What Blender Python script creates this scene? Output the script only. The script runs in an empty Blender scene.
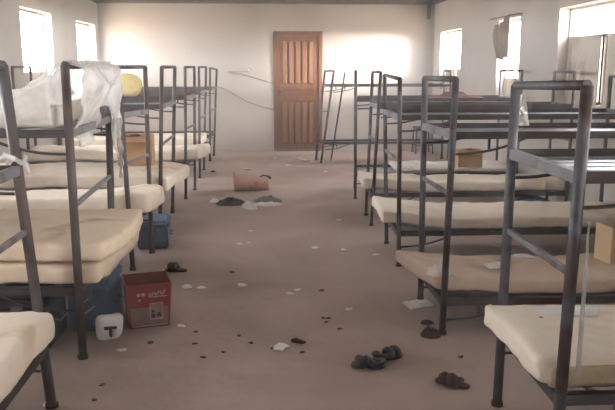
import bpy, bmesh, math, random
from mathutils import Vector, Matrix, noise, Euler
random.seed(7)
S = bpy.context.scene
COL = S.collection
R = math.radians

# ------------------------------------------------------------------ materials
def nmat(name, c1, c2=None, scale=4.0, rough=0.85, metal=0.0, bump=0.0, bscale=30.0,
         c3=None, s3=1.2, lo=0.40, hi=0.62, lo3=0.55, hi3=0.66, spec=0.3, stretch=None):
    m = bpy.data.materials.new(name); m.use_nodes = True
    nt = m.node_tree; N = nt.nodes; L = nt.links
    b = N['Principled BSDF']
    b.inputs['Roughness'].default_value = rough
    b.inputs['Metallic'].default_value = metal
    b.inputs['Specular IOR Level'].default_value = spec
    tc = N.new('ShaderNodeTexCoord')
    src = tc.outputs['Object']
    if stretch:
        mp = N.new('ShaderNodeMapping'); mp.inputs['Scale'].default_value = stretch
        L.new(src, mp.inputs['Vector']); src = mp.outputs['Vector']
    c2 = c2 or c1
    nz = N.new('ShaderNodeTexNoise'); nz.inputs['Scale'].default_value = scale
    nz.inputs['Detail'].default_value = 6; L.new(src, nz.inputs['Vector'])
    mr = N.new('ShaderNodeMapRange'); mr.inputs['From Min'].default_value = lo; mr.inputs['From Max'].default_value = hi
    L.new(nz.outputs['Fac'], mr.inputs['Value'])
    mx = N.new('ShaderNodeMix'); mx.data_type = 'RGBA'
    mx.inputs['A'].default_value = (*c1, 1); mx.inputs['B'].default_value = (*c2, 1)
    L.new(mr.outputs['Result'], mx.inputs['Factor'])
    out = mx.outputs['Result']
    if c3:
        n3 = N.new('ShaderNodeTexNoise'); n3.inputs['Scale'].default_value = s3
        n3.inputs['Detail'].default_value = 5; n3.inputs['Distortion'].default_value = 0.6
        L.new(src, n3.inputs['Vector'])
        m3 = N.new('ShaderNodeMapRange'); m3.inputs['From Min'].default_value = lo3; m3.inputs['From Max'].default_value = hi3
        L.new(n3.outputs['Fac'], m3.inputs['Value'])
        x3 = N.new('ShaderNodeMix'); x3.data_type = 'RGBA'
        L.new(out, x3.inputs['A']); x3.inputs['B'].default_value = (*c3, 1)
        L.new(m3.outputs['Result'], x3.inputs['Factor']); out = x3.outputs['Result']
    L.new(out, b.inputs['Base Color'])
    if bump:
        nb = N.new('ShaderNodeTexNoise'); nb.inputs['Scale'].default_value = bscale; nb.inputs['Detail'].default_value = 5
        L.new(tc.outputs['Object'], nb.inputs['Vector'])
        bp = N.new('ShaderNodeBump'); bp.inputs['Strength'].default_value = bump; bp.inputs['Distance'].default_value = 0.02
        L.new(nb.outputs['Fac'], bp.inputs['Height']); L.new(bp.outputs['Normal'], b.inputs['Normal'])
    return m

def plastic_film(name, col, alpha):
    m = bpy.data.materials.new(name); m.use_nodes = True
    nt = m.node_tree; N = nt.nodes; L = nt.links
    N.remove(N['Principled BSDF']); out = N['Material Output']
    tr = N.new('ShaderNodeBsdfTransparent'); tr.inputs['Color'].default_value = (.97, .97, .97, 1)
    df = N.new('ShaderNodeBsdfDiffuse'); df.inputs['Color'].default_value = (*col, 1)
    tl = N.new('ShaderNodeBsdfTranslucent'); tl.inputs['Color'].default_value = (*col, 1)
    gl = N.new('ShaderNodeBsdfGlossy'); gl.inputs['Roughness'].default_value = 0.25
    m1 = N.new('ShaderNodeMixShader'); m1.inputs[0].default_value = 0.55
    L.new(df.outputs[0], m1.inputs[1]); L.new(tl.outputs[0], m1.inputs[2])
    m2 = N.new('ShaderNodeMixShader'); m2.inputs[0].default_value = 0.08
    L.new(m1.outputs[0], m2.inputs[1]); L.new(gl.outputs[0], m2.inputs[2])
    m3 = N.new('ShaderNodeMixShader')
    tc = N.new('ShaderNodeTexCoord'); nz = N.new('ShaderNodeTexNoise'); nz.inputs['Scale'].default_value = 9; nz.inputs['Detail'].default_value = 6
    L.new(tc.outputs['Object'], nz.inputs['Vector'])
    mr = N.new('ShaderNodeMapRange'); mr.inputs['From Min'].default_value = .3; mr.inputs['From Max'].default_value = .7
    mr.inputs['To Min'].default_value = alpha - .15; mr.inputs['To Max'].default_value = min(1, alpha + .2)
    L.new(nz.outputs['Fac'], mr.inputs['Value']); L.new(mr.outputs['Result'], m3.inputs[0])
    L.new(tr.outputs[0], m3.inputs[1]); L.new(m2.outputs[0], m3.inputs[2])
    L.new(m3.outputs[0], out.inputs['Surface'])
    return m

M = {}
M['floor'] = nmat('dusty_concrete', (.41, .315, .275), (.475, .37, .325), 1.1, .9, bump=.25, bscale=14, c3=(.32, .235, .19), s3=.8, lo3=.48, hi3=.66)
M['wall_back'] = nmat('stained_plaster', (.49, .43, .385), (.54, .48, .435), .9, .92, bump=.1, bscale=18, c3=(.40, .36, .33), s3=.55, lo3=.53, hi3=.72)
M['wall_side'] = nmat('pale_plaster', (.48, .435, .40), (.53, .485, .45), 1.2, .92, bump=.1, bscale=20, c3=(.42, .375, .34), s3=.8, lo3=.56, hi3=.72)
M['ceiling'] = nmat('ceiling_board', (.42, .39, .36), (.48, .45, .42), 2, .9)
M['dark_trim'] = nmat('grey_beam_paint', (.16, .15, .15), (.20, .19, .18), 5, .8)
M['shutter'] = nmat('shutter_paint', (.52, .45, .38), (.58, .51, .44), 3, .7, c3=(.42, .34, .27), s3=2)
M['frame'] = nmat('window_frame_paint', (.55, .50, .45), (.48, .43, .38), 6, .7)
M['steel'] = nmat('grey_painted_steel', (.082, .078, .09), (.115, .11, .125), 9, .5, .25, c3=(.05, .028, .024), s3=4.5, lo3=.48, hi3=.60, spec=.5)
M['steel_light'] = nmat('worn_grey_steel', (.17, .165, .18), (.22, .215, .23), 9, .5, .25, c3=(.10, .07, .06), s3=4.5, lo3=.54, hi3=.64, spec=.5)
M['steel_rust'] = nmat('rusty_grey_steel', (.095, .08, .08), (.12, .105, .105), 9, .55, .2, c3=(.06, .032, .027), s3=3.0, lo3=.42, hi3=.58, spec=.5)
M['rail'] = nmat('dark_rail_steel', (.05, .042, .045), (.075, .066, .072), 9, .5, .2, c3=(.045, .022, .018), s3=3.5, lo3=.46, hi3=.56, spec=.5)
M['slat'] = nmat('galvanised_slat', (.24, .26, .30), (.33, .35, .39), 7, .38, .5, c3=(.12, .10, .09), s3=3, lo3=.56, hi3=.68, spec=.5)
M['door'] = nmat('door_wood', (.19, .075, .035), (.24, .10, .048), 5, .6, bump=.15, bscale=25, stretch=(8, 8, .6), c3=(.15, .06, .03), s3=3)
M['door_lit'] = nmat('door_wood_lit', (.25, .112, .056), (.30, .14, .072), 5, .55, stretch=(8, 8, .6))  # lighter copy of the door wood, paints the slats as lit relief
M['foam'] = nmat('cream_foam', (.78, .63, .47), (.84, .70, .55), 2.2, .95, bump=.35, bscale=9, c3=(.56, .41, .26), s3=2.4, lo3=.60, hi3=.74)
M['foam2'] = nmat('ivory_foam', (.84, .72, .59), (.88, .78, .66), 2.6, .95, bump=.35, bscale=9, c3=(.64, .50, .34), s3=2.1, lo3=.60, hi3=.76)
M['foam3'] = nmat('brownish_foam', (.66, .51, .39), (.73, .58, .46), 2.6, .95, bump=.35, bscale=9, c3=(.46, .31, .20), s3=2.1, lo3=.56, hi3=.72)
M['foam4'] = nmat('grey_white_foam', (.70, .66, .61), (.76, .72, .68), 2.6, .9, bump=.35, bscale=9, c3=(.58, .50, .42), s3=2.1, lo3=.58, hi3=.74)
M['stain'] = nmat('dark_spot', (.16, .085, .05), (.20, .11, .06), 9, .95)
M['tear'] = nmat('torn_foam', (.44, .37, .24), (.52, .44, .30), 12, .95, bump=.5, bscale=40)
M['film'] = plastic_film('clear_plastic_film', (.93, .91, .89), .42)
M['film2'] = plastic_film('milky_plastic_film', (.96, .94, .93), .58)
M['card'] = nmat('brown_cardboard', (.50, .29, .135), (.56, .335, .165), 4, .9, c3=(.40, .22, .10), s3=2)
M['card_pale'] = nmat('pale_cardboard', (.70, .50, .31), (.76, .57, .37), 4, .9)
M['red'] = nmat('red_printed_card', (.30, .045, .03), (.36, .06, .04), 5, .65, c3=(.22, .05, .04), s3=4)
M['redgrey'] = nmat('faded_print', (.27, .17, .15), (.33, .21, .18), 7, .7)
M['redin'] = nmat('red_card_inside', (.27, .075, .045), (.33, .10, .06), 6, .85)
M['print'] = nmat('pale_print', (.66, .50, .45), (.60, .44, .40), 9, .7)
M['print_pic'] = nmat('grey_print', (.34, .22, .20), (.42, .30, .27), 14, .7)
M['dark'] = nmat('dark_leather', (.022, .017, .02), (.035, .026, .028), 12, .55, spec=.5)
M['brown_dark'] = nmat('dark_brown_rubber', (.05, .022, .016), (.075, .035, .025), 12, .7)
M['blue'] = nmat('blue_painted_tin', (.10, .15, .225), (.13, .185, .27), 5, .6, c3=(.08, .10, .14), s3=4)
M['teal'] = nmat('teal_painted_tin', (.035, .15, .165), (.05, .19, .20), 5, .6, c3=(.03, .05, .05), s3=4)
M['black_tin'] = nmat('black_tin', (.025, .026, .03), (.04, .04, .045), 5, .6)
M['white'] = nmat('grubby_white', (.86, .82, .79), (.78, .72, .69), 9, .85, bump=.3, bscale=25)
M['greycloth'] = nmat('grey_cloth', (.13, .115, .12), (.18, .16, .165), 12, .95, bump=.4)
M['darkcloth'] = nmat('dark_cloth', (.055, .045, .05), (.09, .07, .075), 12, .95, bump=.4)
M['curtain'] = nmat('brown_curtain', (.22, .165, .135), (.28, .21, .175), 7, .95)
M['rust_cloth'] = nmat('maroon_cloth', (.16, .07, .06), (.21, .10, .085), 9, .95)
M['tan_plastic'] = nmat('tan_plastic', (.60, .37, .27), (.66, .43, .32), 4, .6, c3=(.50, .29, .20), s3=4)
M['yellow'] = nmat('yellow_sack', (.70, .56, .23), (.76, .64, .33), 7, .85, bump=.4, bscale=14)
M['cream_sack'] = nmat('cream_sack', (.76, .66, .42), (.80, .72, .52), 7, .9, bump=.4, bscale=14)
M['wall_grey'] = nmat('soft_grey', (.34, .30, .27), (.40, .36, .32), 9, .9)
M['ground'] = nmat('sandy_ground', (.52, .42, .32), (.60, .50, .38), .6, .95)
M['pebble'] = nmat('brown_crumb', (.11, .065, .045), (.16, .10, .07), 12, .95)

# ------------------------------------------------------------------ helpers
def link(name, bm, mats, parent=None, smooth=False, loc=None):
    me = bpy.data.meshes.new(name)
    if loc is not None:
        bmesh.ops.translate(bm, verts=bm.verts, vec=-Vector(loc))
    bm.to_mesh(me); bm.free()
    for m in (mats if isinstance(mats, (list, tuple)) else [mats]):
        me.materials.append(m)
    if smooth:
        for p in me.polygons: p.use_smooth = True
    o = bpy.data.objects.new(name, me); COL.objects.link(o)
    if loc is not None: o.location = loc
    if parent is not None:
        o.parent = parent
        if loc is None:
            o.location = (0, 0, 0)
    return o

def thing(name, label, cat, loc=(0, 0, 0), rz=0, group=None):
    o = bpy.data.objects.new(name, None); COL.objects.link(o)
    o.empty_display_size = .1
    o.location = loc; o.rotation_euler = (0, 0, rz)
    return tag(o, label, cat, group)

def tag(o, label, cat, group=None):
    o['label'] = label; o['category'] = cat
    if group: o['group'] = group
    return o

def box(bm, x0, x1, y0, y1, z0, z1, mi=0, mat=None):
    vs = [Vector((x, y, z)) for x in (x0, x1) for y in (y0, y1) for z in (z0, z1)]
    if mat: vs = [mat @ v for v in vs]
    v = [bm.verts.new(p) for p in vs]
    for f in ((0, 1, 3, 2), (4, 6, 7, 5), (0, 4, 5, 1), (2, 3, 7, 6), (0, 2, 6, 4), (1, 5, 7, 3)):
        fc = bm.faces.new([v[i] for i in f]); fc.material_index = mi
    return v

def tube(bm, pts, r, n=8, mi=0, cap=True):
    """round tube through the points"""
    pts = [Vector(p) for p in pts]
    rings = []
    for i, p in enumerate(pts):
        d = (pts[min(i + 1, len(pts) - 1)] - pts[max(i - 1, 0)]).normalized()
        a = Vector((0, 0, 1)) if abs(d.z) < .9 else Vector((1, 0, 0))
        u = d.cross(a).normalized(); w = u.cross(d).normalized()
        rr = r[i] if isinstance(r, (list, tuple)) else r
        rings.append([bm.verts.new(p + rr * (math.cos(t) * u + math.sin(t) * w)) for t in [2 * math.pi * k / n + math.pi / n for k in range(n)]])
    for a, b in zip(rings, rings[1:]):
        for k in range(n):
            f = bm.faces.new((a[k], a[(k + 1) % n], b[(k + 1) % n], b[k])); f.material_index = mi; f.smooth = n > 6
    if cap:
        for rg in (rings[0], rings[-1]):
            bm.faces.new(rg).material_index = mi

def bar(bm, p, q, w, h, mi=0):
    """rectangular bar from p to q, w across (horizontal), h high"""
    p = Vector(p); q = Vector(q); d = (q - p).normalized()
    a = Vector((0, 0, 1)) if abs(d.z) < .9 else Vector((0, 1, 0))
    u = d.cross(a).normalized(); v = u.cross(d).normalized()
    vs = []
    for o in (p, q):
        for s, t in ((-1, -1), (1, -1), (1, 1), (-1, 1)):
            vs.append(bm.verts.new(o + u * s * w / 2 + v * t * h / 2))
    for f in ((0, 1, 2, 3), (7, 6, 5, 4), (0, 4, 5, 1), (1, 5, 6, 2), (2, 6, 7, 3), (3, 7, 4, 0)):
        bm.faces.new([vs[i] for i in f]).material_index = mi

def fix(bm):
    bmesh.ops.recalc_face_normals(bm, faces=bm.faces)

# rounded, lumpy cushion: unit cube grid -> rounded box with fn(u,v) offsets
def lump_box(bm, dims, rad, n, fn=None, seed=0, amp=.01, freq=4, mi=0):
    nx, ny, nz = n
    hx, hy, hz = [d / 2 for d in dims]
    vm = {}
    def key(i, j, k): return (i, j, k)
    def get(i, j, k):
        if (i, j, k) in vm: return vm[(i, j, k)]
        x = -hx + 2 * hx * i / nx; y = -hy + 2 * hy * j / ny; z = -hz + 2 * hz * k / nz
        r = min(rad, hz * .98)
        c = Vector((max(-hx + rad, min(hx - rad, x)), max(-hy + rad, min(hy - rad, y)), max(-hz + r, min(hz - r, z))))
        d = Vector((x, y, z)) - c
        if d.length > 1e-6:
            e = Vector((d.x / rad, d.y / rad, d.z / r)); e.normalize()
            p = c + Vector((e.x * rad, e.y * rad, e.z * r))
        else: p = Vector((x, y, z))
        nv = noise.noise_vector(p * freq + Vector((seed * 3.1, seed * 1.7, 0)))
        p = p + nv * amp
        if fn: p = fn(p)
        v = bm.verts.new(p); vm[(i, j, k)] = v; return v
    def quad(a, b, c, d):
        f = bm.faces.new((get(*a), get(*b), get(*c), get(*d))); f.smooth = True; f.material_index = mi
    for i in range(nx):
        for j in range(ny):
            quad((i, j, nz), (i + 1, j, nz), (i + 1, j + 1, nz), (i, j + 1, nz))
            quad((i, j, 0), (i, j + 1, 0), (i + 1, j + 1, 0), (i + 1, j, 0))
    for i in range(nx):
        for k in range(nz):
            quad((i, 0, k), (i + 1, 0, k), (i + 1, 0, k + 1), (i, 0, k + 1))
            quad((i, ny, k), (i, ny, k + 1), (i + 1, ny, k + 1), (i + 1, ny, k))
    for j in range(ny):
        for k in range(nz):
            quad((0, j, k), (0, j, k + 1), (0, j + 1, k + 1), (0, j + 1, k))
            quad((nx, j, k), (nx, j + 1, k), (nx, j + 1, k + 1), (nx, j, k + 1))

# ------------------------------------------------------------------ the room
XL, XR, YB, YN, ZC = -2.86, 2.96, 12.87, -2.6, 2.62
T = 0.22
def side_wall(name, x0, x1, wins):
    bm = bmesh.new()
    y = YN - T
    for (a, b, s, h) in wins:
        box(bm, x0, x1, y, a, -.1, ZC + .1)
        box(bm, x0, x1, a, b, -.1, s)
        box(bm, x0, x1, a, b, h, ZC + .1)
        y = b
    box(bm, x0, x1, y, YB + T, -.1, ZC + .1)
    fix(bm)
    o = link(name, bm, M['wall_side']); o['kind'] = 'structure'
WL = [(-1.7, -.4, 1.1, 2.18), (.5, 1.8, 1.1, 2.18), (3.3, 4.6, 1.1, 2.18), (6.1, 7.4, 1.1, 2.18), (8.85, 10.1, 1.1, 2.18), (11.4, 12.62, 1.1, 2.18)]  # first two openings unseen, added for more light near the camera
WR = [(-1.9, -.6, 1.1, 2.06), (.2, 1.5, 1.1, 2.06), (2.4, 3.7, 1.1, 2.06), (5.75, 7.33, 1.1, 2.06), (8.46, 9.27, 1.1, 2.06), (11.05, 12.36, 1.1, 2.06)]  # first two unseen as well, put in for the near fill
side_wall('wall_left', XL - T, XL, WL)
side_wall('wall_right', XR, XR + T, WR)
bm = bmesh.new()
box(bm, XL, .14, YB, YB + T, -.1, ZC + .1); box(bm, .98, XR, YB, YB + T, -.1, ZC + .1); box(bm, .14, .98, YB, YB + T, 2.085, ZC + .1)
fix(bm); link('wall_back', bm, M['wall_back'])['kind'] = 'structure'
bm = bmesh.new(); box(bm, XL, XR, YN - T, YN, -.1, ZC + .1); fix(bm); link('wall_front', bm, M['wall_back'])['kind'] = 'structure'
bm = bmesh.new(); box(bm, XL, XR, YN, YB + .02, -.1, 0); fix(bm); link('floor', bm, M['floor'])['kind'] = 'structure'
bm = bmesh.new(); box(bm, XL, XR, YN, YB, ZC, ZC + .1); fix(bm); link('ceiling', bm, M['ceiling'])['kind'] = 'structure'
bm = bmesh.new(); box(bm, XL + .06, XR - .06, YB - .06, YB, ZC - .07, ZC); fix(bm); link('trim_1', bm, M['dark_trim'])['kind'] = 'structure'
for i, (a, b) in enumerate(((XL, XL + .06), (XR - .06, XR))):
    bm = bmesh.new(); box(bm, a, b, YN, YB, ZC - .07, ZC); fix(bm); link('trim_%d' % (i + 2), bm, M['dark_trim'])['kind'] = 'structure'
bm = bmesh.new(); box(bm, -40, 40, -30, 50, -.35, -.12); fix(bm); link('ground', bm, M['ground'])['kind'] = 'structure'

# windows: steel frame in the opening, low closed shutter leaves; unseen near ones added high to block the sun
def window(idx, side, a, b, s, h, leaf_h=None, split=None, depth=.13, gap=.02, only=None):
    x = XL - depth if side < 0 else XR + depth
    e = bpy.data.objects.new('window_%d' % idx, None); COL.objects.link(e); e.location = (x, (a + b) / 2, s)
    e['kind'] = 'structure'
    ox, oy, oz = e.location
    bm = bmesh.new(); w = .03
    box(bm, -.02, .02, a - oy, a - oy + w, 0, h - s); box(bm, -.02, .02, b - oy - w, b - oy, 0, h - s)
    box(bm, -.02, .02, a - oy, b - oy, 0, w); box(bm, -.02, .02, a - oy, b - oy, h - s - w, h - s)
    fix(bm); link('window_frame', bm, M['frame'], e)
    if leaf_h:
        mid = split if split else (a + b) / 2
        for li, (p, q) in enumerate(((a + w + .005, mid - gap), (mid + gap, b - w - .005))):
            if only is not None and li != only: continue
            bm = bmesh.new()
            box(bm, -.012, .012, p - oy, q - oy, w, leaf_h - s)
            for t in (p, q - .03): box(bm, -.02, .02, t - oy, t + .03 - oy, w, leaf_h - s)
            box(bm, -.02, .02, p - oy, q - oy, leaf_h - s - .03, leaf_h - s)
            box(bm, -.02, .02, p - oy, q - oy, w, w + .03)
            fix(bm); link('shutter_leaf', bm, M['shutter'], e)
    return e
window(1, -1, *WL[0], leaf_h=1.95); window(2, -1, *WL[1], leaf_h=1.75); window(3, -1, *WL[2], leaf_h=1.6); window(4, -1, *WL[3], leaf_h=1.5); window(5, -1, *WL[4], leaf_h=1.42); window(6, -1, *WL[5], leaf_h=1.42)
window(7, 1, *WR[0], leaf_h=1.9); window(8, 1, *WR[1], leaf_h=1.85); window(9, 1, *WR[2], leaf_h=1.85); window(10, 1, *WR[3], leaf_h=1.78, split=6.56, gap=.035); window(11, 1, *WR[4], leaf_h=1.34); window(12, 1, *WR[5], leaf_h=1.45)

# door
e = bpy.data.objects.new('door_1', None); COL.objects.link(e); e.location = (.56, YB, 0); e['kind'] = 'structure'
bm = bmesh.new()
box(bm, -.43, -.37, -.03, .12, 0, 2.09); box(bm, .37, .43, -.03, .12, 0, 2.09); box(bm, -.37, .37, -.03, .12, 2.03, 2.09)
box(bm, -.38, -.34, .062, .12, 0, 2.04); box(bm, .34, .38, .062, .12, 0, 2.04); box(bm, -.37, .37, .062, .12, 1.99, 2.04)
fix(bm); link('door_frame', bm, M['door'], e)
bm = bmesh.new()
box(bm, -.365, .365, .03, .06, .03, 2.025)
for x0, x1 in ((-.365, -.285), (.285, .365)): box(bm, x0, x1, -.005, .03, .03, 2.025)
for z0, z1 in ((.03, .12), (.90, .97), (1.02, 1.05), (1.10, 1.17), (1.94, 2.025)): box(bm, -.285, .285, -.005, .03, z0, z1)
fix(bm); link('door_leaf', bm, M['door'], e)
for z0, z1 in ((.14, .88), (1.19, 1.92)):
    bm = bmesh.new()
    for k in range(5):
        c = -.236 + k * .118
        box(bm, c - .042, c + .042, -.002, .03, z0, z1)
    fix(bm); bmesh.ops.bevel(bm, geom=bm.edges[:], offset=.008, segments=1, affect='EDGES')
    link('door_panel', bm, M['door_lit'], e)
bm = bmesh.new(); box(bm, -.42, .42, -.05, .12, -.001, .034); fix(bm); link('door_sill', bm, M['dark_trim'], e)
bm = bmesh.new(); box(bm, -.345, -.315, -.012, -.004, .98, 1.10); tube(bm, [(-.33, -.012, 1.06), (-.33, -.05, 1.06), (-.25, -.05, 1.055)], .009)
fix(bm); link('door_handle', bm, M['rail'], e)
bm = bmesh.new(); tube(bm, [(2.845, YB - .05, 2.55), (2.845, YB - .05, 2.44), (2.845, YB - .05, 2.30)], .035, 10)
fix(bm); tag(link('wall_pipe', bm, M['dark_trim'], loc=(2.845, YB - .05, 2.3)), 'short dark pipe stub high in the back right corner of the room', 'pipe')

# ------------------------------------------------------------------ bunk beds
def bunk(label, s, nf, ff, nt, ft, up=1.12, low=.30, r=.019, xw=None, slats=True, mat='steel', topz=None,
         upslat=None, mid=.80, wall_dy=0, ladder=False, midbar=True):
    """nf, ff = near/far aisle post foot (x, y); nt, ft = near/far aisle post top (x, z); s = side"""
    xw = xw if xw is not None else (XR - .10 if s > 0 else XL + .10)
    cx, cy = (nf[0] + ff[0] + 2 * xw) / 4, (nf[1] + ff[1]) / 2
    e = thing('bunk_bed', label, 'bunk bed', (cx, cy, 0), 0, BG[s])
    O = Vector((cx, cy, 0)); m = M[mat]
    def V(x, y, z): return Vector((x, y, z)) - O
    nearF, farF = V(nf[0], nf[1], 0), V(ff[0], ff[1], 0)
    nearT, farT = V(nt[0], nf[1], nt[1]), V(ft[0], ff[1], ft[1])
    wn0, wf0 = V(xw, nf[1] + wall_dy, 0), V(xw, ff[1] + wall_dy, 0)
    wt = topz if topz else (nt[1] + ft[1]) / 2
    wnT, wfT = wn0 + Vector((0, 0, wt)), wf0 + Vector((0, 0, wt))
    P = [(nearF, nearT), (farF, farT), (wn0, wnT), (wf0, wfT)]
    for a, b in P:
        bm = bmesh.new(); tube(bm, [a, a.lerp(b, .5), b], r, 10); fix(bm); link('post', bm, m, e)
        bm = bmesh.new(); tube(bm, [a, a + Vector((0, 0, .018))], r + .006, 10); fix(bm); link('foot_cap', bm, M['brown_dark'], e)
    def at(k, z):
        a, b = P[k]; return a.lerp(b, (z - a.z) / (b.z - a.z))
    for (i, j) in ((0, 1), (2, 3)):
        bm = bmesh.new()
        a, b = P[i][1], P[j][1]
        tube(bm, [a, b], r * .85, 8); fix(bm); link('top_bar', bm, m, e)
        for z in ((up, mid, low) if midbar else (up, low)):
            bm = bmesh.new()
            if z == mid: bar(bm, at(i, z), at(j, z), .018, .022)
            else: bar(bm, at(i, z), at(j, z), .03, .04)
            fix(bm); link('end_bar', bm, M['steel_light'] if z != low else M['rail'], e)
    for z, nm in ((up, 'upper'), (low, 'lower')):
        for (i, j) in ((0, 2), (1, 3)):
            bm = bmesh.new(); a, b = at(i, z), at(j, z)
            bar(bm, a, b, .006, .04); side = 1 if i == 0 else -1
            off = Vector((0, side * .015, -.018)); bar(bm, a + off, b + off, .03, .005)
            fix(bm); link('side_rail', bm, M['rail'], e)
            # curved brace under the rail beside the aisle post
            bm = bmesh.new(); pts = []
            dx = (b - a).normalized()
            for t in range(9):
                f = t / 8
                pts.append(a + dx * (.02 + .38 * f) + Vector((0, 0, -.10 + .085 * f ** 2.2)))
            tube(bm, pts, .007, 6)
            q = a + dx * .2; tube(bm, [q + Vector((0, 0, -.075)), q + Vector((0, 0, -.01))], .008, 6)
            fix(bm); link('curved_brace', bm, M['rail'], e)
        us = slats if upslat is None or z == low else upslat
        if us:
            bm = bmesh.new()
            for k in range(6):
                f = (k + .5) / 6
                a = at(0, z).lerp(at(1, z), f); b = at(2, z).lerp(at(3, z), f)
                a = a + (b - a).normalized() * .02
                bar(bm, a + Vector((0, 0, -.012)), b + Vector((0, 0, -.012)), abs((ff[1] - nf[1])) / 6 * .72, .003)
            for k in range(6):
                f = (k + .5) / 6
                a = at(0, z).lerp(at(2, z), f); b = at(1, z).lerp(at(3, z), f)
                bar(bm, a + Vector((0, 0, -.017)), b + Vector((0, 0, -.017)), .03, .006)
            fix(bm); link(nm + '_bed_slats', bm, M['slat'], e)
    if ladder:
        bm = bmesh.new(); q = V(*ladder[0]); w = V(*ladder[1]); tube(bm, [q, w], .014, 8)
        fix(bm); link('loose_upright', bm, m, e)
    return e
BG = {-1: 'bunk beds along the left wall', 1: 'bunk beds along the right wall'}
bunk('nearest grey metal bunk bed on the left, cut off by the left edge', -1, (-.96, 2.30), (-.963, 3.025), (-1.06, 1.488), (-1.062, 1.488), up=1.06, low=.27, r=.023, upslat=False, mat='steel_rust')
bunk('grey metal bunk bed on the left draped with clear plastic on its end frame', -1, (-.962, 3.573), (-1.017, 4.60), (-.962, 1.489), (-.98, 1.48), up=1.16, low=.358, r=.022, mat='steel_rust')
bunk('third grey bunk bed from the front on the left, behind the plastic covered one', -1, (-1.002, 5.223), (-.938, 5.718), (-1.039, 1.48), (-.932, 1.48), up=1.14, low=.37, r=.018, mat='steel_rust')
bunk('left bunk bed with a brown carton on its lower mattress', -1, (-.971, 6.397), (-.981, 7.35), (-.90, 1.48), (-.905, 1.48), up=1.14, low=.39, r=.018, mat='steel_rust')
bunk('fifth bunk bed from the front on the left, with a yellow sack on top', -1, (-.928, 8.151), (-.885, 8.762), (-.892, 1.48), (-.85, 1.48), up=1.14, low=.41, r=.017, mat='steel_rust')
bunk('sixth bunk bed from the front on the left, second from the back wall', -1, (-.911, 9.736), (-.922, 10.511), (-.883, 1.48), (-.853, 1.48), up=1.14, low=.40, r=.017, mat='steel_rust')
bunk('last bunk bed on the left, right by the back wall', -1, (-.912, 11.539), (-.90, 12.25), (-.875, 1.465), (-.82, 1.44), up=1.14, low=.40, r=.017, mat='steel_rust')
bunk('nearest grey metal bunk bed on the right with thick end posts', 1, (1.0, 2.27), (1.012, 2.932), (1.022, 1.423), (1.02, 1.406), up=1.125, low=.345, r=.021, mat='steel')
bunk('second bunk bed from the front on the right, with a low sagging mattress', 1, (.976, 3.805), (.981, 4.409), (.999, 1.418), (.967, 1.414), up=1.12, low=.185, r=.019)
bunk('third bunk bed from the front on the right, behind the low sagging mattress', 1, (.986, 5.22), (1.011, 5.928), (.963, 1.395), (.966, 1.416), up=1.12, low=.25, r=.017)
bunk('fourth bunk bed from the front on the right, its posts tilted', 1, (.983, 6.637), (.998, 7.12), (1.046, 1.435), (1.042, 1.432), up=1.12, low=.29, r=.016)
bunk('bunk bed on the right holding a small carton on its lower bunk', 1, (1.003, 8.042), (1.085, 8.78), (.991, 1.437), (1.075, 1.437), up=1.12, low=.275, r=.016)
bunk('leaning bunk bed on the right, last before the back wall', 1, (.846, 11.194), (.793, 11.60), (1.04, 1.42), (.933, 1.418), up=1.20, low=.31, r=.018,
     ladder=((1.03, 11.5, .0), (1.244, 11.5, 1.403)))

# ------------------------------------------------------------------ mattresses
def mattress(label, s, xn, xf, y0, y1, z0, z1, mat='foam', rise=0, wall=None, seed=1, droop=0, rad=.024, parts=(), dz_wall=0, amp=.02, group='mattresses on the lower bunks', tip=0, xwid=None):
    """xn / xf = aisle end x on near / far edge"""
    xw = wall if wall is not None else (XR - .12 if s > 0 else XL + .12)
    xa = (xn + xf) / 2
    L_ = abs(xw - xa); cx = (xw + xa) / 2; cy = (y0 + y1) / 2; cz = (z0 + z1) / 2
    W_ = y1 - y0; H_ = z1 - z0
    def fn(p):
        u = (p.x * -s) / (L_ / 2)            # +1 at the aisle end
        v = p.y / (W_ / 2)                   # +1 at the far edge
        t = max(0, u)
        q = p.copy()
        end = (xf - xn) / 2 * v
        q.x += end * max(0, (u + .2) / 1.2)
        if tip: q.x += -s * tip * (1 - v * v) * max(0, (u - .5) / .5) ** 2
        q.z += rise * max(0, (u - .35) / .65) ** 2 - droop * max(0, (u - .8) / .2) ** 2 + dz_wall * max(0, -u)
        q.z += .006 * math.sin(u * 9 + seed) * math.cos(v * 3 + seed)
        q += noise.noise_vector(Vector((p.x * 13 + seed, p.y * 13, p.z * 13))) * .0065 + noise.noise_vector(Vector((p.x * 30, p.y * 30 + seed, p.z * 20))) * .0025
        # pressed edge
        if q.z < -H_ * .35: q.z = max(q.z, -H_ / 2 - max(0, droop))
        return q
    e = thing('foam_mattress', label, 'mattress', (cx, cy, z0), 0, group)
    bm = bmesh.new(); lump_box(bm, (L_, W_, H_), rad, (90, 36, 6), fn, seed, amp, 3.2)
    bmesh.ops.translate(bm, verts=bm.verts, vec=(0, 0, H_ / 2)); fix(bm)
    o = link('foam_block', bm, M[mat], e, True)
    for (px, py, sz) in parts:               # dark holes and stains lying on the top sheet
        bm = bmesh.new()
        bmesh.ops.create_icosphere(bm, subdivisions=2, radius=sz)
        for v in bm.verts: v.co.z *= .18; v.co.x *= 1.4
        lz = H_ + rise * max(0, ((px - cx) * -s / (L_ / 2) - .35) / .65) ** 2
        bmesh.ops.translate(bm, verts=bm.verts, vec=(px - cx, py - cy, lz))
        link('dark_stain', bm, M['stain'], e, True)
    return e
G1 = None
mattress('cream foam mattress at the bottom left corner, on the nearest left bunk', -1, -.93, -.92, 2.33, 2.995, .325, .455, 'foam2', seed=2, parts=((-1.05, 2.75, .012), (-.98, 2.88, .008)))
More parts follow.
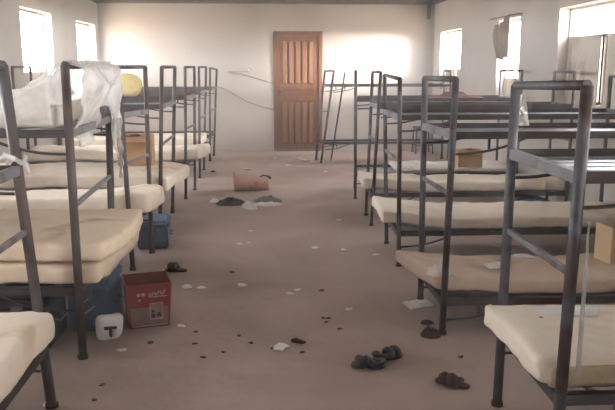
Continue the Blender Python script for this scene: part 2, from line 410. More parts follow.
mattress('lower of two stacked cream mattresses above the red box', -1, -.87, -.83, 3.61, 4.56, .382, .483, 'foam', seed=3, tip=.02, amp=.014)
mt = mattress('upper of two stacked cream mattresses above the red box', -1, -.84, -.80, 3.615, 4.565, .50, .60, 'foam', seed=4, tip=.05, amp=.014)
mattress('cream mattress with bulging end, behind the two stacked ones on the left', -1, -.88, -.83, 5.25, 5.692, .395, .535, 'foam2', rise=.075, seed=5, droop=.05, tip=.04, amp=.015)
mattress('pale mattress under the brown carton on the left', -1, -.90, -.78, 6.43, 7.315, .415, .54, 'foam2', amp=.012, seed=6, droop=.03)
mattress('pale mattress on the fifth bunk from the front on the left', -1, -.78, -.68, 8.175, 8.735, .435, .56, 'foam2', seed=7)
mattress('pale mattress on the sixth bunk from the front on the left', -1, -.88, -.86, 9.765, 10.485, .425, .54, 'foam2', seed=8)
mattress('big cream mattress with torn corner at the bottom right of the photo', 1, .93, .92, 2.31, 2.90, .368, .472, 'foam2', rise=.025, amp=.010, seed=9, parts=((1.10, 2.72, .012), (1.52, 2.66, .014), (1.02, 2.95, .010)))
mattress('thin brownish mattress holding a white paper scrap, second bunk on the right', 1, .93, .81, 3.835, 4.385, .212, .30, 'foam3', rise=.05, amp=.014, seed=10, dz_wall=-.0, parts=((1.62, 4.1, .009),))
mattress('cream mattress with sagging near edge, on the third bunk on the right', 1, .855, .87, 5.245, 5.905, .275, .36, 'foam2', rise=.085, seed=11, droop=.02, amp=.014, parts=((1.04, 5.6, .02),))
mattress('pale mattress on the fourth bunk from the front on the right', 1, .90, .90, 6.66, 7.10, .315, .42, 'foam2', rise=.05, seed=12, amp=.014)
mattress('short pale mattress under the small carton on the right', 1, 1.46, 1.50, 8.065, 8.755, .302, .342, 'foam4', seed=13, rad=.017, amp=.006)
mattress('greyish foam mattress on an upper bunk at the left edge, under clear plastic', -1, -1.03, -1.05, 3.605, 4.42, 1.185, 1.30, 'foam4', seed=14, group=None)
# torn near corner of the bottom right mattress
bm = bmesh.new(); lump_box(bm, (.60, .03, .07), .014, (30, 3, 4), None, 4, .010, 9); fix(bm)
o = link('torn_edge_foam', bm, M['tear'], None, True, ); o.location = (1.27, 2.298, .42)
tag(o, 'olive brown torn strip of foam hanging along the near edge of the bottom right mattress', 'foam strip')
# torn yellow foam hanging from the stacked mattresses
# ------------------------------------------------------------------ plastic sheets
def sheet(name, label, cat, fn, nu, nv, mat, thick=.002):
    bm = bmesh.new(); g = [[bm.verts.new(fn(i / nu, j / nv)) for j in range(nv + 1)] for i in range(nu + 1)]
    for i in range(nu):
        for j in range(nv): bm.faces.new((g[i][j], g[i + 1][j], g[i + 1][j + 1], g[i][j + 1])).smooth = True
    c = sum((v.co for v in bm.verts), Vector()) / len(bm.verts); c.z = min(v.co.z for v in bm.verts)
    o = link(name, bm, M[mat], None, True, loc=c)
    sm = o.modifiers.new('thick', 'SOLIDIFY'); sm.thickness = thick; sm.offset = 0
    return tag(o, label, cat)
def drape(u, v):
    # u along the top bar (0 near .. 1 far), v from inner side over the bar and down the aisle side
    y = 3.60 + 1.02 * u
    f = abs(v - .3)
    n1 = noise.noise(Vector((u * 7, v * 3, 1))); n2 = noise.noise(Vector((u * 14, v * 6, 4)))
    ln = .34 + .10 * math.sin(u * 6) + (.30 * max(0, (u - .72) / .28))
    if v < .3: x = -1.0 - .05 - .12 * f - .04 * n1; z = 1.50 - f * 1.0
    else: x = -.93 + .07 * n1 + .05 * math.sin(v * 4) * (1 if u < .8 else .4) ; z = 1.505 - (v - .3) / .7 * ln
    if f < .03: x = -.975; z = 1.512
    return Vector((x + .02 * n2, y + .05 * n2 + (.06 * (v - .3) if v > .3 else 0), z + .015 * n2))
sheet('plastic_sheet', 'translucent white plastic sheet hanging over the end frame of a left bunk', 'plastic sheet', drape, 40, 40, 'film2')
def heap(u, v):
    x = -2.15 + 1.12 * u; y = 3.50 + .50 * v
    n = noise.noise(Vector((u * 6, v * 5, 2))); n2 = noise.noise(Vector((u * 15, v * 12, 6)))
    z = 1.325 + .02 * n2 + (.15 * min(1, max(0, (x + 1.30) / .26)) ** .9) * math.sin(math.pi * min(1, max(0, .12 + v * .85))) * (1 + .5 * n)
    if v < .16: y = 3.535 - .015 + .02 * n; z = z - (.16 - v) * (.9 + .25 * n)
    return Vector((x, y, max(z, 1.16) + 0))
sheet('plastic_sheet', 'crumpled clear plastic heaped on the upper left bunk mattress', 'plastic sheet', heap, 50, 24, 'film2')
# long tail of plastic
def tail(u, v):
    n = noise.noise(Vector((u * 4, v * 6, 9)))
    return Vector((-.90 + .02 * n - .02 * u, 4.52 + (.10 - .05 * v) * (u - .5) + .04 * n, 1.17 - .37 * v))
sheet('plastic_strip', 'narrow strip of plastic hanging beside the far post of the draped left bunk', 'plastic strip', tail, 8, 24, 'film')
def rag(cx, cy, cz, sx, sz, seed, dx=.02):
    def f(u, v):
        n = noise.noise(Vector((u * 3, v * 4, seed))); n2 = noise.noise(Vector((u * 9, v * 9, seed)))
        return Vector((cx + dx * n + .01 * n2 + (u - .5) * sx * (.4 + .6 * v) , cy + .05 * n + .02 * n2, cz - sz * v))
    return f
sheet('plastic_scrap', 'clear plastic scrap snagged on the far end post of the nearest right bunk', 'plastic scrap', rag(1.055, 2.96, 1.37, .08, .13, 3), 10, 12, 'film')
sheet('plastic_scrap', 'clear plastic scrap dangling from the nearest post on the right', 'plastic strip', rag(1.05, 2.245, .98, .018, .52, 5), 4, 24, 'film')
# knotted plastic on the left near post
bm = bmesh.new(); tube(bm, [Vector((-1.035 + .034 * math.cos(t), 3.025 + .034 * math.sin(t), 1.10 + .012 * math.sin(3 * t))) for t in [k * .5 for k in range(14)]], .010, 7)
tube(bm, [(-1.01, 2.99, 1.10), (-.98, 2.97, 1.09), (-.965, 2.96, 1.05)], [.012, .012, .004], 6); tube(bm, [(-1.03, 2.985, 1.11), (-1.06, 2.96, 1.13), (-1.085, 2.95, 1.11)], [.012, .012, .004], 6)
fix(bm); tag(link('plastic_knot', bm, M['film2'], None, True, loc=(-1.03, 3.02, 1.07)), 'scrap of white plastic knotted around the nearest left bunk post', 'plastic knot')

# ------------------------------------------------------------------ boxes, trunks, sacks
def carton(label, x, y, z, w, d, h, rz=0, mat='card', flare=0, flaps=True, name='cardboard_box', cat='box'):
    e = thing(name, label, cat, (x, y, z), R(rz)); t = .006
    bm = bmesh.new()
    def P(sx, sy, zz, ins=0):
        k = zz / h; return Vector((sx * (w / 2 * (1 - flare + flare * k) - ins), sy * (d / 2 * (1 - flare + flare * k) - ins), zz))
    o0 = [P(*c, 0) for c in ((-1, -1), (1, -1), (1, 1), (-1, 1))]; o1 = [P(*c, h) for c in ((-1, -1), (1, -1), (1, 1), (-1, 1))]
    i1 = [P(*c, h, t) for c in ((-1, -1), (1, -1), (1, 1), (-1, 1))]; i0 = [P(c[0], c[1], t, t) for c in ((-1, -1), (1, -1), (1, 1), (-1, 1))]
    vv = [[bm.verts.new(p) for p in r] for r in (o0, o1, i1, i0)]
    bm.faces.new(vv[0][::-1])
    for a, b in ((0, 1), (1, 2), (2, 3)):
        for k in range(4):
            f = bm.faces.new((vv[a][k], vv[a][(k + 1) % 4], vv[b][(k + 1) % 4], vv[b][k])); f.material_index = 1 if a == 2 else 0
    bm.faces.new(vv[3]).material_index = 1
    fix(bm)
    mats = [M[mat], M['redin'] if mat == 'red' else M[mat]]
    link('box_body', bm, mats, e)
    if flaps:
        for k in range(4):
            a, b = o1[k], o1[(k + 1) % 4]; out = ((a + b) / 2); out.z = 0; out.normalize()
            ang = [20, -8, 25, -5][k]; ln = min(w, d) * .42
            dv = out * math.sin(R(ang)) * ln + Vector((0, 0, -abs(math.cos(R(ang))) * ln * .25 if ang > 0 else .02))
            if ang < 0: dv = -out * ln + Vector((0, 0, .012))
            else: dv = out * ln * .9 + Vector((0, 0, -.04))
            bm = bmesh.new(); q = [a, b, b + dv - (b - a) * .06, a + dv + (b - a) * .06]
            vs = [bm.verts.new(p) for p in q] + [bm.verts.new(p + Vector((0, 0, .004))) for p in q]
            for f in ((0, 3, 2, 1), (4, 5, 6, 7), (0, 1, 5, 4), (1, 2, 6, 5), (2, 3, 7, 6), (3, 0, 4, 7)): bm.faces.new([vs[i] for i in f])
            fix(bm); link('flap', bm, M[mat], e)
    return e
def front_print(e, items, y, lean=0):
    for nm, m, pts in items:
        bm = bmesh.new()
        for (x0, x1, z0, z1) in pts:
            box(bm, x0, x1, -.003, .0, z0, z1)
        bmesh.ops.transform(bm, matrix=Matrix.Translation((0, y, 0)) @ Matrix.Rotation(lean, 4, 'X'), verts=bm.verts)
        fix(bm); link(nm, bm, M[m], e)
# red printed box beside the left bunk
e = carton('open red printed box on the floor beside the left bunks', -.715, 4.11, 0, .262, .25, .265, 15, 'red', flare=.13, flaps=False)
yb = -.10875; ln = math.atan(.01625 / .265)
front_print(e, [('faded_base_print', 'redgrey', [(-.104, .104, .012, .125)]),
                ('pale_band', 'print', [(-.095, .1, .010, .018)])], yb - .0012, ln)
front_print(e, [('white_letters', 'print', [(-.066, -.048, .196, .214), (-.040, -.022, .196, .214), (-.056, -.050, .165, .172), (-.062, -.046, .174, .178)]),
                ('picture_panel', 'print_pic', [(.002, .078, .052, .150)])], yb - .004, ln)
# slanting illegible pale logo word
bm = bmesh.new()
for k in range(6):
    x = .0 + k * .0165; z = .192 + k * .0022
    box(bm, x, x + .004, -.004, 0, z, z + .022); box(bm, x, x + .013, -.004, 0, z + (.018 if k % 2 else 0), z + (.022 if k % 2 else .005)); box(bm, x + .006, x + .012, -.004, 0, z + .009, z + .013)
box(bm, .0, .10, -.004, 0, .186, .190)
bmesh.ops.transform(bm, matrix=Matrix.Translation((0, yb - .0035, 0)) @ Matrix.Rotation(ln, 4, 'X'), verts=bm.verts); fix(bm); link('pale_logo_lettering', bm, M['print'], e)
bm = bmesh.new()
for q in ((.002, .078, .148, .151), (.002, .078, .051, .054), (.002, .005, .052, .15), (.075, .078, .052, .15)): box(bm, q[0], q[1], -.004, 0, q[2], q[3])
bmesh.ops.transform(bm, matrix=Matrix.Translation((0, yb - .0055, 0)) @ Matrix.Rotation(ln, 4, 'X'), verts=bm.verts); fix(bm); link('picture_border', bm, M['print'], e)
bm = bmesh.new()
for q in ((.010, .032, .060, .085), (.012, .028, .092, .108), (.040, .068, .066, .080), (.046, .062, .080, .092)): box(bm, q[0], q[1], -.004, 0, q[2], q[3])
bmesh.ops.transform(bm, matrix=Matrix.Translation((0, yb - .0055, 0)) @ Matrix.Rotation(ln, 4, 'X'), verts=bm.verts); fix(bm); link('picture_dark_shapes', bm, M['darkcloth'], e)

carton('brown carton standing on a mattress on the left, behind the bunk posts', -1.275, 7.10, .552, .33, .28, .27, 4, 'card')
carton('small brown carton on the lower bunk, seen between the right bunk posts', 2.34, 8.20, .348, .275, .24, .19, -6, 'card')

def trunk(label, x, y, w, d, h, mat, rz=0, marks=None, z=0):
    e = thing('tin_trunk', label, 'trunk', (x, y, z), R(rz))
    bm = bmesh.new(); box(bm, -w / 2, w / 2, -d / 2, d / 2, 0, h * .74); fix(bm); bmesh.ops.bevel(bm, geom=bm.edges[:], offset=.012, segments=2, affect='EDGES'); link('trunk_body', bm, M[mat], e)
    bm = bmesh.new(); box(bm, -w / 2 - .006, w / 2 + .006, -d / 2 - .006, d / 2 + .006, h * .745, h); fix(bm); bmesh.ops.bevel(bm, geom=bm.edges[:], offset=.02, segments=3, affect='EDGES'); link('trunk_lid', bm, M[mat], e)
    bm = bmesh.new(); box(bm, -.03, .03, -d / 2 - .016, -d / 2 - .004, h * .62, h * .86); fix(bm); link('latch', bm, M['steel_light'], e)
    bm = bmesh.new(); tube(bm, [(w / 2, -.05, h * .45), (w / 2 + .03, -.05, h * .42), (w / 2 + .03, .05, h * .42), (w / 2, .05, h * .45)], .006, 6); fix(bm); link('handle', bm, M['steel_light'], e)
    if marks:
        bm = bmesh.new()
        for (x0, x1, z0, z1, a) in marks:
            box(bm, x0, x1, -d / 2 - .010, -d / 2 - .007, z0, z1, mat=Matrix.Translation(((x0 + x1) / 2, 0, (z0 + z1) / 2)) @ Matrix.Rotation(R(a), 4, 'Y') @ Matrix.Translation((-(x0 + x1) / 2, 0, -(z0 + z1) / 2)))
        fix(bm); link('pale_marks', bm, M['print'], e)
    return e
trunk('blue trunk under a left bunk, just left of the red box', -1.012, 4.12, .23, .34, .325, 'blue', -3, [(-.06, .04, .18, .188, -38), (-.02, .05, .13, .138, -38)])
trunk('dark teal trunk under the left bunk at the left edge of the photo', -1.92, 3.87, .80, .45, .31, 'teal', 0)
trunk('black trunk with white marks under a left bunk, between the teal and blue trunks', -1.31, 3.85, .30, .36, .30, 'black_tin', 0,
      [(-.11, -.03, .205, .222, 8), (-.12, -.06, .17, .18, 8), (.03, .08, .19, .205, 0), (.10, .13, .19, .205, 0), (-.10, .02, .085, .092, 0), (.06, .13, .085, .092, 0)])
trunk('blue trunk under the third left bunk, behind the red box', -.96, 6.02, .25, .36, .23, 'blue', 4)

def sack(name, label, cat, x, y, z, dims, mat, seed, rz=0, amp=.03, neck=True):
    e = thing(name, label, cat, (x, y, z), R(rz)); w, d, h = dims
    bm = bmesh.new()
    lump_box(bm, dims, min(dims) * .42, (14, 12, 10), None, seed, amp, 7)
    bmesh.ops.translate(bm, verts=bm.verts, vec=(0, 0, h / 2))
    for v in bm.verts: v.co.z = max(v.co.z, .001)
    fix(bm); link('sack_body', bm, M[mat], e, True)
    if neck:
        bm = bmesh.new(); tube(bm, [(0, 0, h * .93), (.01, 0, h * 1.0), (.02, 0, h * 1.12), (.035, .0, h * 1.2)], [w * .16, w * .07, w * .12, w * .18], 9)
        fix(bm); link('tied_neck', bm, M[mat], e, True)
    return e
sack('sack', 'yellow sack on an upper left bunk, framed by the third bunk end posts', 'sack', -1.60, 8.45, 1.145, (.33, .26, .26), 'yellow', 3, 0, .025, neck=False)
sack('sack', 'pale cream bundle on an upper left bunk near the windows', 'sack', -2.52, 8.45, 1.14, (.30, .3, .2), 'cream_sack', 8, 0, .03, neck=False)
carton('open tan paper bag standing on a mattress at the right edge', 2.19, 4.22, .302, .26, .17, .225, 8, 'card_pale', flaps=False, name='paper_bag', cat='bag')
sack('sack', 'blue grey bundle lying on the floor beneath the fourth right bunk', 'sack', 2.60, 6.80, 0, (.30, .30, .24), 'blue', 11, 0, .03, neck=False)
# white plastic bag with a dark T
e = sack('plastic_bag', 'crumpled white bag marked with a dark T, leaning on the blue trunk', 'bag', -.885, 3.85, 0, (.145, .09, .135), 'white', 14, 24, .022, neck=False)
bm = bmesh.new(); box(bm, -.035, .03, -.066, -.035, .072, .082); box(bm, -.009, .003, -.066, -.035, .027, .077); fix(bm); link('letter_t', bm, M['darkcloth'], e)

# tipped tan bucket on the aisle floor
e = thing('plastic_bucket', 'tan plastic bucket lying on its side in the middle of the aisle', 'bucket', (-.19, 8.70, .115), R(4))
bm = bmesh.new(); n = 24; prof = [(-.215, .122), (-.205, .126), (-.195, .116), (.19, .088), (.205, .080)]
rg = [[bm.verts.new((x, r * math.cos(2 * math.pi * k / n), r * math.sin(2 * math.pi * k / n) + (r - .122) * 0.9)) for k in range(n)] for x, r in prof]
for a, b in zip(rg, rg[1:]):
    for k in range(n): bm.faces.new((a[k], a[(k + 1) % n], b[(k + 1) % n], b[k])).smooth = True
bm.faces.new(rg[-1])
inner = [[bm.verts.new((x, (r - .008) * math.cos(2 * math.pi * k / n), (r - .008) * math.sin(2 * math.pi * k / n) + (r - .122) * .9)) for k in range(n)] for x, r in prof[:1] + prof[3:4]]
for k in range(n):
    bm.faces.new((rg[0][(k + 1) % n], rg[0][k], inner[0][k], inner[0][(k + 1) % n]))
    bm.faces.new((inner[0][(k + 1) % n], inner[0][k], inner[1][k], inner[1][(k + 1) % n]))
bm.faces.new(inner[1])
fix(bm); link('bucket_body', bm, M['tan_plastic'], e)
bm = bmesh.new(); tube(bm, [(.10 + .045 * t, -.05 + .03 * t, .055 + .02 * math.sin(t * 1.6)) for t in range(4)], .009, 6); tube(bm, [(.23, .02, .02), (.21, -.03, .06), (.17, -.06, .07)], .009, 6); fix(bm); link('handle', bm, M['dark'], e)

# heap of cast off clothes
def rumple(name, label, cat, x, y, sx, sy, h, mat, seed, rz=0, z=0.0, sq=False):
    bm = bmesh.new(); nu, nv = 22, 16
    g = []
    for i in range(nu + 1):
        row = []
        for j in range(nv + 1):
            u = 2 * i / nu - 1; v = 2 * j / nv - 1
            n1 = noise.noise(Vector((u * 2 + seed, v * 2, seed))); n2 = noise.noise(Vector((u * 5, v * 5 + seed, 3)))
            rr = 1 + .25 * noise.noise(Vector((math.atan2(v, u) * 1.0, seed, 1)))
            e_ = max(0, 1 - max(abs(u), abs(v)) ** 2)
            # squircle to round outline
            ux = u * math.sqrt(1 - v * v / 2) * rr; vy = v * math.sqrt(1 - u * u / 2) * rr
            if sq: ux, vy = u + .15 * v, v; e_ = .5 + .5 * u
            row.append(bm.verts.new((ux * sx / 2, vy * sy / 2, .003 + e_ * h * (.6 + .9 * abs(n1) + .5 * n2))))
        g.append(row)
    for i in range(nu):
        for j in range(nv): bm.faces.new((g[i][j], g[i + 1][j], g[i + 1][j + 1], g[i][j + 1])).smooth = True
    bot = bmesh.ops.extrude_face_region(bm, geom=bm.faces[:])
    for v in [q for q in bot['geom'] if isinstance(q, bmesh.types.BMVert)]: v.co.z = 0
    fix(bm)
    o = link(name, bm, M[mat], None, True); o.location = (x, y, z); o.rotation_euler.z = R(rz)
    return tag(o, label, cat)
rumple('cloth', 'dark grey cloth heaped on the aisle floor in front of the tan bucket', 'cloth', -.40, 7.84, .34, .30, .07, 'darkcloth', 1, 5)
rumple('cloth', 'small white cloth at the left tip of the dark heap', 'cloth', -.585, 7.93, .12, .10, .04, 'white', 2)
rumple('cloth', 'white rumpled cloth lying along the front of the clothes heap, right side', 'cloth', .0, 7.72, .34, .16, .04, 'white', 3, 4)
rumple('cloth', 'pale cloth fold resting between the dark and white cloths', 'cloth', -.20, 7.62, .14, .34, .055, 'white', 4, 20)
rumple('cloth', 'brown grey rag behind the white cloth in the aisle heap', 'cloth', .0, 8.0, .32, .28, .05, 'greycloth', 5)
rumple('cloth', 'maroon cloth on the upper bunk near the curtained right window', 'cloth', 2.2, 8.42, .75, .5, .06, 'rust_cloth', 6, 0, 1.115)
rumple('plastic_scrap', 'crumpled white plastic on the near corner of the thin brownish mattress', 'plastic', .965, 3.87, .15, .13, .05, 'white', 7, 10, .335)
rumple('paper', 'white paper lying on the thin brownish mattress on the right', 'paper', 1.35, 4.08, .12, .10, .012, 'white', 8, 15, .314, True)
rumple('plastic_scrap', 'pale scrap at the far edge of the brownish mattress, right of the paper', 'plastic', 1.60, 4.30, .14, .06, .02, 'white', 9, -10, .308)
rumple('plastic_scrap', 'pale fold of plastic on the near end of the bottom right mattress', 'plastic', 1.24, 2.80, .26, .10, .012, 'white', 10, -10, .476, True)
rumple('paper', 'white paper sheet on the floor beside a right bunk post', 'paper', .945, 4.32, .17, .15, .012, 'white', 12, 20, 0, True)
rumple('paper', 'white scraps on the lower bunk with the small carton, right side', 'paper', 1.62, 8.15, .14, .1, .03, 'white', 13, 0, .345)

# ------------------------------------------------------------------ footwear
def sole_pts(L_, W_, n=20):
    pts = []
    for k in range(n):
        t = 2 * math.pi * k / n; y = math.cos(t); x = math.sin(t)
        w = W_ / 2 * (.78 + .22 * y) * (1 - .14 * math.exp(-((y + .1) ** 2) * 8))
        pts.append((x * w, y * L_ / 2))
    return pts
def slab(bm, pts, z0, z1, dz=None):
    a = [bm.verts.new((x, y, z0 + (dz(y) if dz else 0))) for x, y in pts]; b = [bm.verts.new((x, y, z1 + (dz(y) if dz else 0))) for x, y in pts]
    bm.faces.new(a[::-1]); bm.faces.new(b); n = len(pts)
    for k in range(n): bm.faces.new((a[k], a[(k + 1) % n], b[(k + 1) % n], b[k]))
def sole_lump(bm, L_, W_, h, arch=.0):
    def fn(p):
        t = p.y / (L_ / 2); q = p.copy(); q.x *= (.80 + .20 * t) * (1 - .12 * math.exp(-((t + .1) ** 2) * 8)); q.z += arch * t * t; return q
    lump_box(bm, (W_, L_, h), min(W_, L_) * .45, (10, 20, 4), fn, 0, 0, 1)
    bmesh.ops.translate(bm, verts=bm.verts, vec=(0, 0, h / 2))
def sandal(label, x, y, rz, L_=.175, W_=.08, mat='dark', grp='pair of dark sandals in the aisle', straps=((.038, .026, .034), (-.0, .028, .030)), heel=True, name='sandal'):
    e = thing(name, label, name, (x, y, 0), R(rz), grp)
    bm = bmesh.new(); sole_lump(bm, L_, W_, .026); fix(bm); link('sole', bm, M[mat], e, True)
    for yy, hh, w in straps:
        bm = bmesh.new()
        tube(bm, [Vector((W_ * .45 * math.cos(t), yy + .012 * math.sin(t), .016 + hh * math.sin(t))) for t in [math.pi * k / 10 for k in range(11)]], w * .6, 7); fix(bm); link('strap', bm, M[mat], e)
    if heel:
        bm = bmesh.new(); tube(bm, [Vector((W_ * .42 * math.cos(t), -.035 - .045 * math.sin(t), .022 + .018 * max(0, math.sin(t)) ** .5)) for t in [math.pi * k / 12 for k in range(13)]], .012, 7); fix(bm); link('heel_strap', bm, M[mat], e)
sandal('dark sandal on the aisle floor, left one of the pair', .495, 3.37, 76); sandal('dark sandal on the aisle floor, right one of the pair', .61, 3.475, -66, W_=.075)
sandal('single dark brown slipper on the floor near the bottom right mattress', .865, 3.14, 55, .17, .062, 'brown_dark', None, ((.035, .020, .036), (.0, .022, .036), (-.035, .012, .03)), False, 'slipper')
sandal('dark reddish brown slipper lying on the floor behind the red box', -.675, 5.16, 80, .17, .08, 'brown_dark', None, ((.03, .035, .036), (-.005, .04, .030)), False, 'slipper')
rumple('rag', 'dark brown leathery scrap on the floor under a right bunk post', 'scrap', .905, 3.78, .11, .10, .05, 'brown_dark', 15)
rumple('rag', 'thin dark curled scrap behind the leathery scrap near a right bunk post', 'scrap', .93, 3.98, .08, .05, .02, 'brown_dark', 16)

# ------------------------------------------------------------------ litter on the floor
light = [(-.242, 5.967), (-.163, 6.015), (-.552, 4.761), (-.457, 4.742), (-.181, 4.78), (.388, 5.801), (.621, 5.739), (.141, 4.579), (.193, 4.659),
         (-.698, 11.738), (-.294, 10.52), (.128, 11.873), (.328, 10.939), (.512, 11.741), (.59, 11.488), (.712, 11.31), (.843, 10.228), (-.152, 6.463),
         (.064, 3.646), (-.506, 4.011), (.494, 4.248), (-.983, 3.039), (.86, 5.55), (.70, 6.9), (-.78, 3.66)]
lsz = {0: .05, 1: .04, 2: .09, 3: .06, 4: .08, 5: .06, 18: .10, 10: .10, 12: .09, 20: .05, 13: .12, 14: .14}
dark = [(-.264, 5.108), (.36, 4.637), (.327, 4.098), (.359, 4.096), (.339, 4.027), (.406, 3.912), (-.413, 3.912), (-.165, 3.839), (-.403, 3.731), (-.097, 3.726),
        (-.238, 3.603), (.175, 3.579), (.022, 3.64), (-.34, 3.542), (-.772, 10.264), (-.644, 3.758), (-.79, 3.239), (-.789, 3.077), (.993, 3.471), (1.03, 2.98)]
dsz = {0: .045, 1: .035, 14: .10, 15: .04}
P0 = {}
def scrap(kind, x, y, sz, sd, lab, mat, nm, cat, grp):
    bm = bmesh.new(); bmesh.ops.create_icosphere(bm, subdivisions=2, radius=.5)
    for v in bm.verts:
        nn = noise.noise_vector(v.co * 2.5 + Vector((sd, 0, sd * .3)))
        v.co += nn * .35; v.co.z = max(0, (v.co.z * .22 + .10) * (1.0 if kind == 'p' else 1.8))
    o = link(nm, bm, M[mat], None, kind != 'p'); o.location = (x, y, .0); o.scale = (sz, sz * .8, sz * .8)
    o.rotation_euler.z = sd * 1.3
    tag(o, lab, cat, grp)
for i, (x, y) in enumerate(light):
    far = y > 9
    scrap('p', x, y, lsz.get(i, .05 if not far else .07), i, 'small pale paper scrap on the dusty floor near the back wall door' if far else 'small pale paper scrap lying on the open aisle floor',
          'white', 'paper_scrap', 'paper scrap', 'pale scraps near the back wall' if far else 'pale scraps along the aisle')
for i, (x, y) in enumerate(dark):
    scrap('d', x, y, dsz.get(i, .028), i + 50, 'tiny dark crumb of dirt lying on the aisle floor', 'pebble', 'dirt_crumb', 'dirt crumb', 'dark crumbs on the floor')
bm = bmesh.new(); tube(bm, [(.125, 3.735, .008), (.15, 3.72, .014), (.175, 3.71, .008), (.20, 3.70, .010)], [.010, .014, .012, .004], 7); fix(bm)
tag(link('dark_twig', bm, M['brown_dark'], None, True, loc=(.15, 3.72, 0)), 'dark twig like scrap beside the largest pale scrap in the aisle', 'twig')

e = thing('metal_stool', 'dark metal stool on the floor in the back right corner, seen through bed frames', 'stool', (2.72, 12.45, 0))
bm = bmesh.new(); box(bm, -.15, .15, -.15, .15, .43, .455); fix(bm); link('seat', bm, M['rail'], e)
for a in (-1, 1):
    for b in (-1, 1):
        bm = bmesh.new(); tube(bm, [(a * .13, b * .13, .43), (a * .15, b * .15, 0)], .012, 8); fix(bm); link('leg', bm, M['rail'], e)
bm = bmesh.new()
for z in (.15,):
    for a, b, c, d in ((-.14, -.14, .14, -.14), (.14, -.14, .14, .14), (.14, .14, -.14, .14), (-.14, .14, -.14, -.14)): tube(bm, [(a, b, z), (c, d, z)], .008, 6)
fix(bm); link('stretcher', bm, M['rail'], e)
# ------------------------------------------------------------------ things on the walls
def wall_line(label, pts, r=.008):  # raised grey tube tracing a faint line on the back wall
    bm = bmesh.new(); P = [Vector((x, YB - .012, z)) for x, z in pts]
    tube(bm, P, r, 6); fix(bm); tag(link('wall_line', bm, M['wall_grey'], None, True, loc=P[0]), label, 'wall_line')
wall_line('upper thin grey line sagging across the back wall to the door', [(-.66, 1.39), (-.4, 1.35), (-.1, 1.26), (.08, 1.215), (.13, 1.20)])
wall_line('lower thin grey line sagging across the back wall left of the door', [(-.86, 1.14), (-.72, 1.10), (-.55, 1.0), (-.35, .88), (-.1, .80), (.12, .74)])
e = thing('wall_hook', 'small wall hook rail with a white knob on the back wall left of the door', 'hook', (-.45, YB, 1.40))
bm = bmesh.new(); box(bm, -.20, .15, -.02, 0, -.01, .012); fix(bm); link('rail', bm, M['wall_grey'], e)
bm = bmesh.new(); bmesh.ops.create_icosphere(bm, subdivisions=2, radius=.033); bmesh.ops.translate(bm, verts=bm.verts, vec=(.15, -.03, .035)); link('knob', bm, M['white'], e, True)
# curtain bundled at the middle right window
def curt(u, v):
    n = noise.noise(Vector((u * 4, v * 2, 3)))
    wd = .52 * (1 - .25 * v) + .12 * math.sin(v * 3)
    y = 8.74 + wd * u + .10 * (1 - v) * .5 * u
    return Vector((XR - .045 + .025 * math.sin(u * 22) + .01 * n, y, 2.06 - .45 * v - .04 * math.sin(u * 3) + .10 * (u - .5) * (-1 if v < .3 else 0)))
e = sheet('curtain', 'brown bundled curtain cloth hanging over the middle right window', 'curtain', curt, 40, 14, 'curtain', .006)
bm = bmesh.new(); tube(bm, [(XR - .045, 8.40, 2.085), (XR - .045, 9.50, 2.085)], .009, 8)
for y in (8.42, 9.48): tube(bm, [(XR - .045, y, 2.085), (XR + .0, y, 2.085)], .006, 6)
fix(bm); tag(link('curtain_rod', bm, M['rail'], None, True, loc=(XR - .045, 8.95, 2.085)), 'thin curtain rod above the middle right window', 'rod')

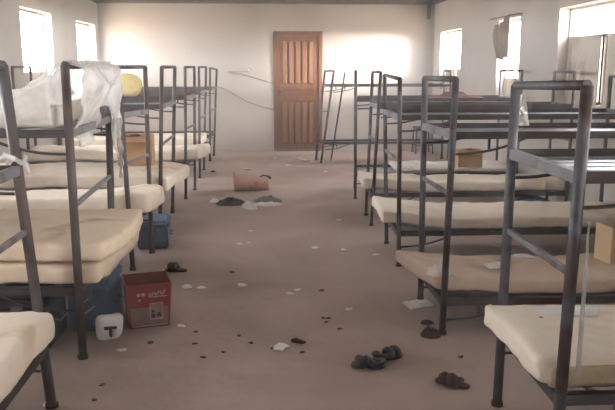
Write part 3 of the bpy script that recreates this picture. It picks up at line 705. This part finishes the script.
# ------------------------------------------------------------------ light
w = bpy.data.worlds.new('sky'); S.world = w; w.use_nodes = True
nt = w.node_tree; bg = nt.nodes['Background']
bg.inputs['Color'].default_value = (.95, .975, 1.0, 1); bg.inputs['Strength'].default_value = 7.0
def portal(side, a, b, s, h):
    l = bpy.data.lights.new('window_portal', 'AREA'); l.shape = 'RECTANGLE'; l.size = b - a; l.size_y = h - s
    l.cycles.is_portal = True
    o = bpy.data.objects.new('window_portal', l); COL.objects.link(o)
    o.location = ((XL - T - .01) if side < 0 else (XR + T + .01), (a + b) / 2, (s + h) / 2)
    d = Vector((1 if side < 0 else -1, 0, 0)); o.rotation_euler = d.to_track_quat('-Z', 'Z').to_euler()
for q in WL: portal(-1, *q)
for q in WR: portal(1, *q)

# thin scatter volume added to imitate lens flare washing over the hall
hz = bpy.data.materials.new('flare_veil'); hz.use_nodes = True
hz.node_tree.nodes.remove(hz.node_tree.nodes['Principled BSDF'])
vs = hz.node_tree.nodes.new('ShaderNodeVolumeScatter'); vs.inputs['Color'].default_value = (1, .98, .96, 1)
vs.inputs['Density'].default_value = .016; vs.inputs['Anisotropy'].default_value = .35
hz.node_tree.links.new(vs.outputs[0], hz.node_tree.nodes['Material Output'].inputs['Volume'])
bm = bmesh.new(); box(bm, XL - .17, XR + .17, YN - .1, YB + .14, -.05, ZC + .05); fix(bm)
o = link('flare_haze', bm, hz); o['kind'] = 'structure'
# low warm evening sun, softened by the hazy sky
sl = bpy.data.lights.new('sun', 'SUN'); sl.energy = 14; sl.angle = R(30); sl.color = (1, .93, .84)
so = bpy.data.objects.new('sun', sl); COL.objects.link(so)
so.rotation_euler = Vector((-4.8, 4.0, -.26)).to_track_quat('-Z', 'Z').to_euler(); so.location = (12, 4, 5)

# ------------------------------------------------------------------ camera
cd = bpy.data.cameras.new('camera'); cd.sensor_fit = 'HORIZONTAL'; cd.sensor_width = 36; cd.lens = 36 * 720 / 615; cd.clip_start = .05
co = bpy.data.objects.new('camera', cd); COL.objects.link(co)
co.location = (0, 0, 1.48); co.rotation_euler = (R(90 - 10.85), 0, R(-3.24)); S.camera = co
S.view_settings.view_transform = 'Standard'; S.view_settings.look = 'None'; S.view_settings.gamma = 1; S.view_settings.use_curve_mapping = False
S.view_settings.exposure = 2.2
S.cycles.diffuse_bounces = 6; S.cycles.max_bounces = 10; S.cycles.transparent_max_bounces = 16
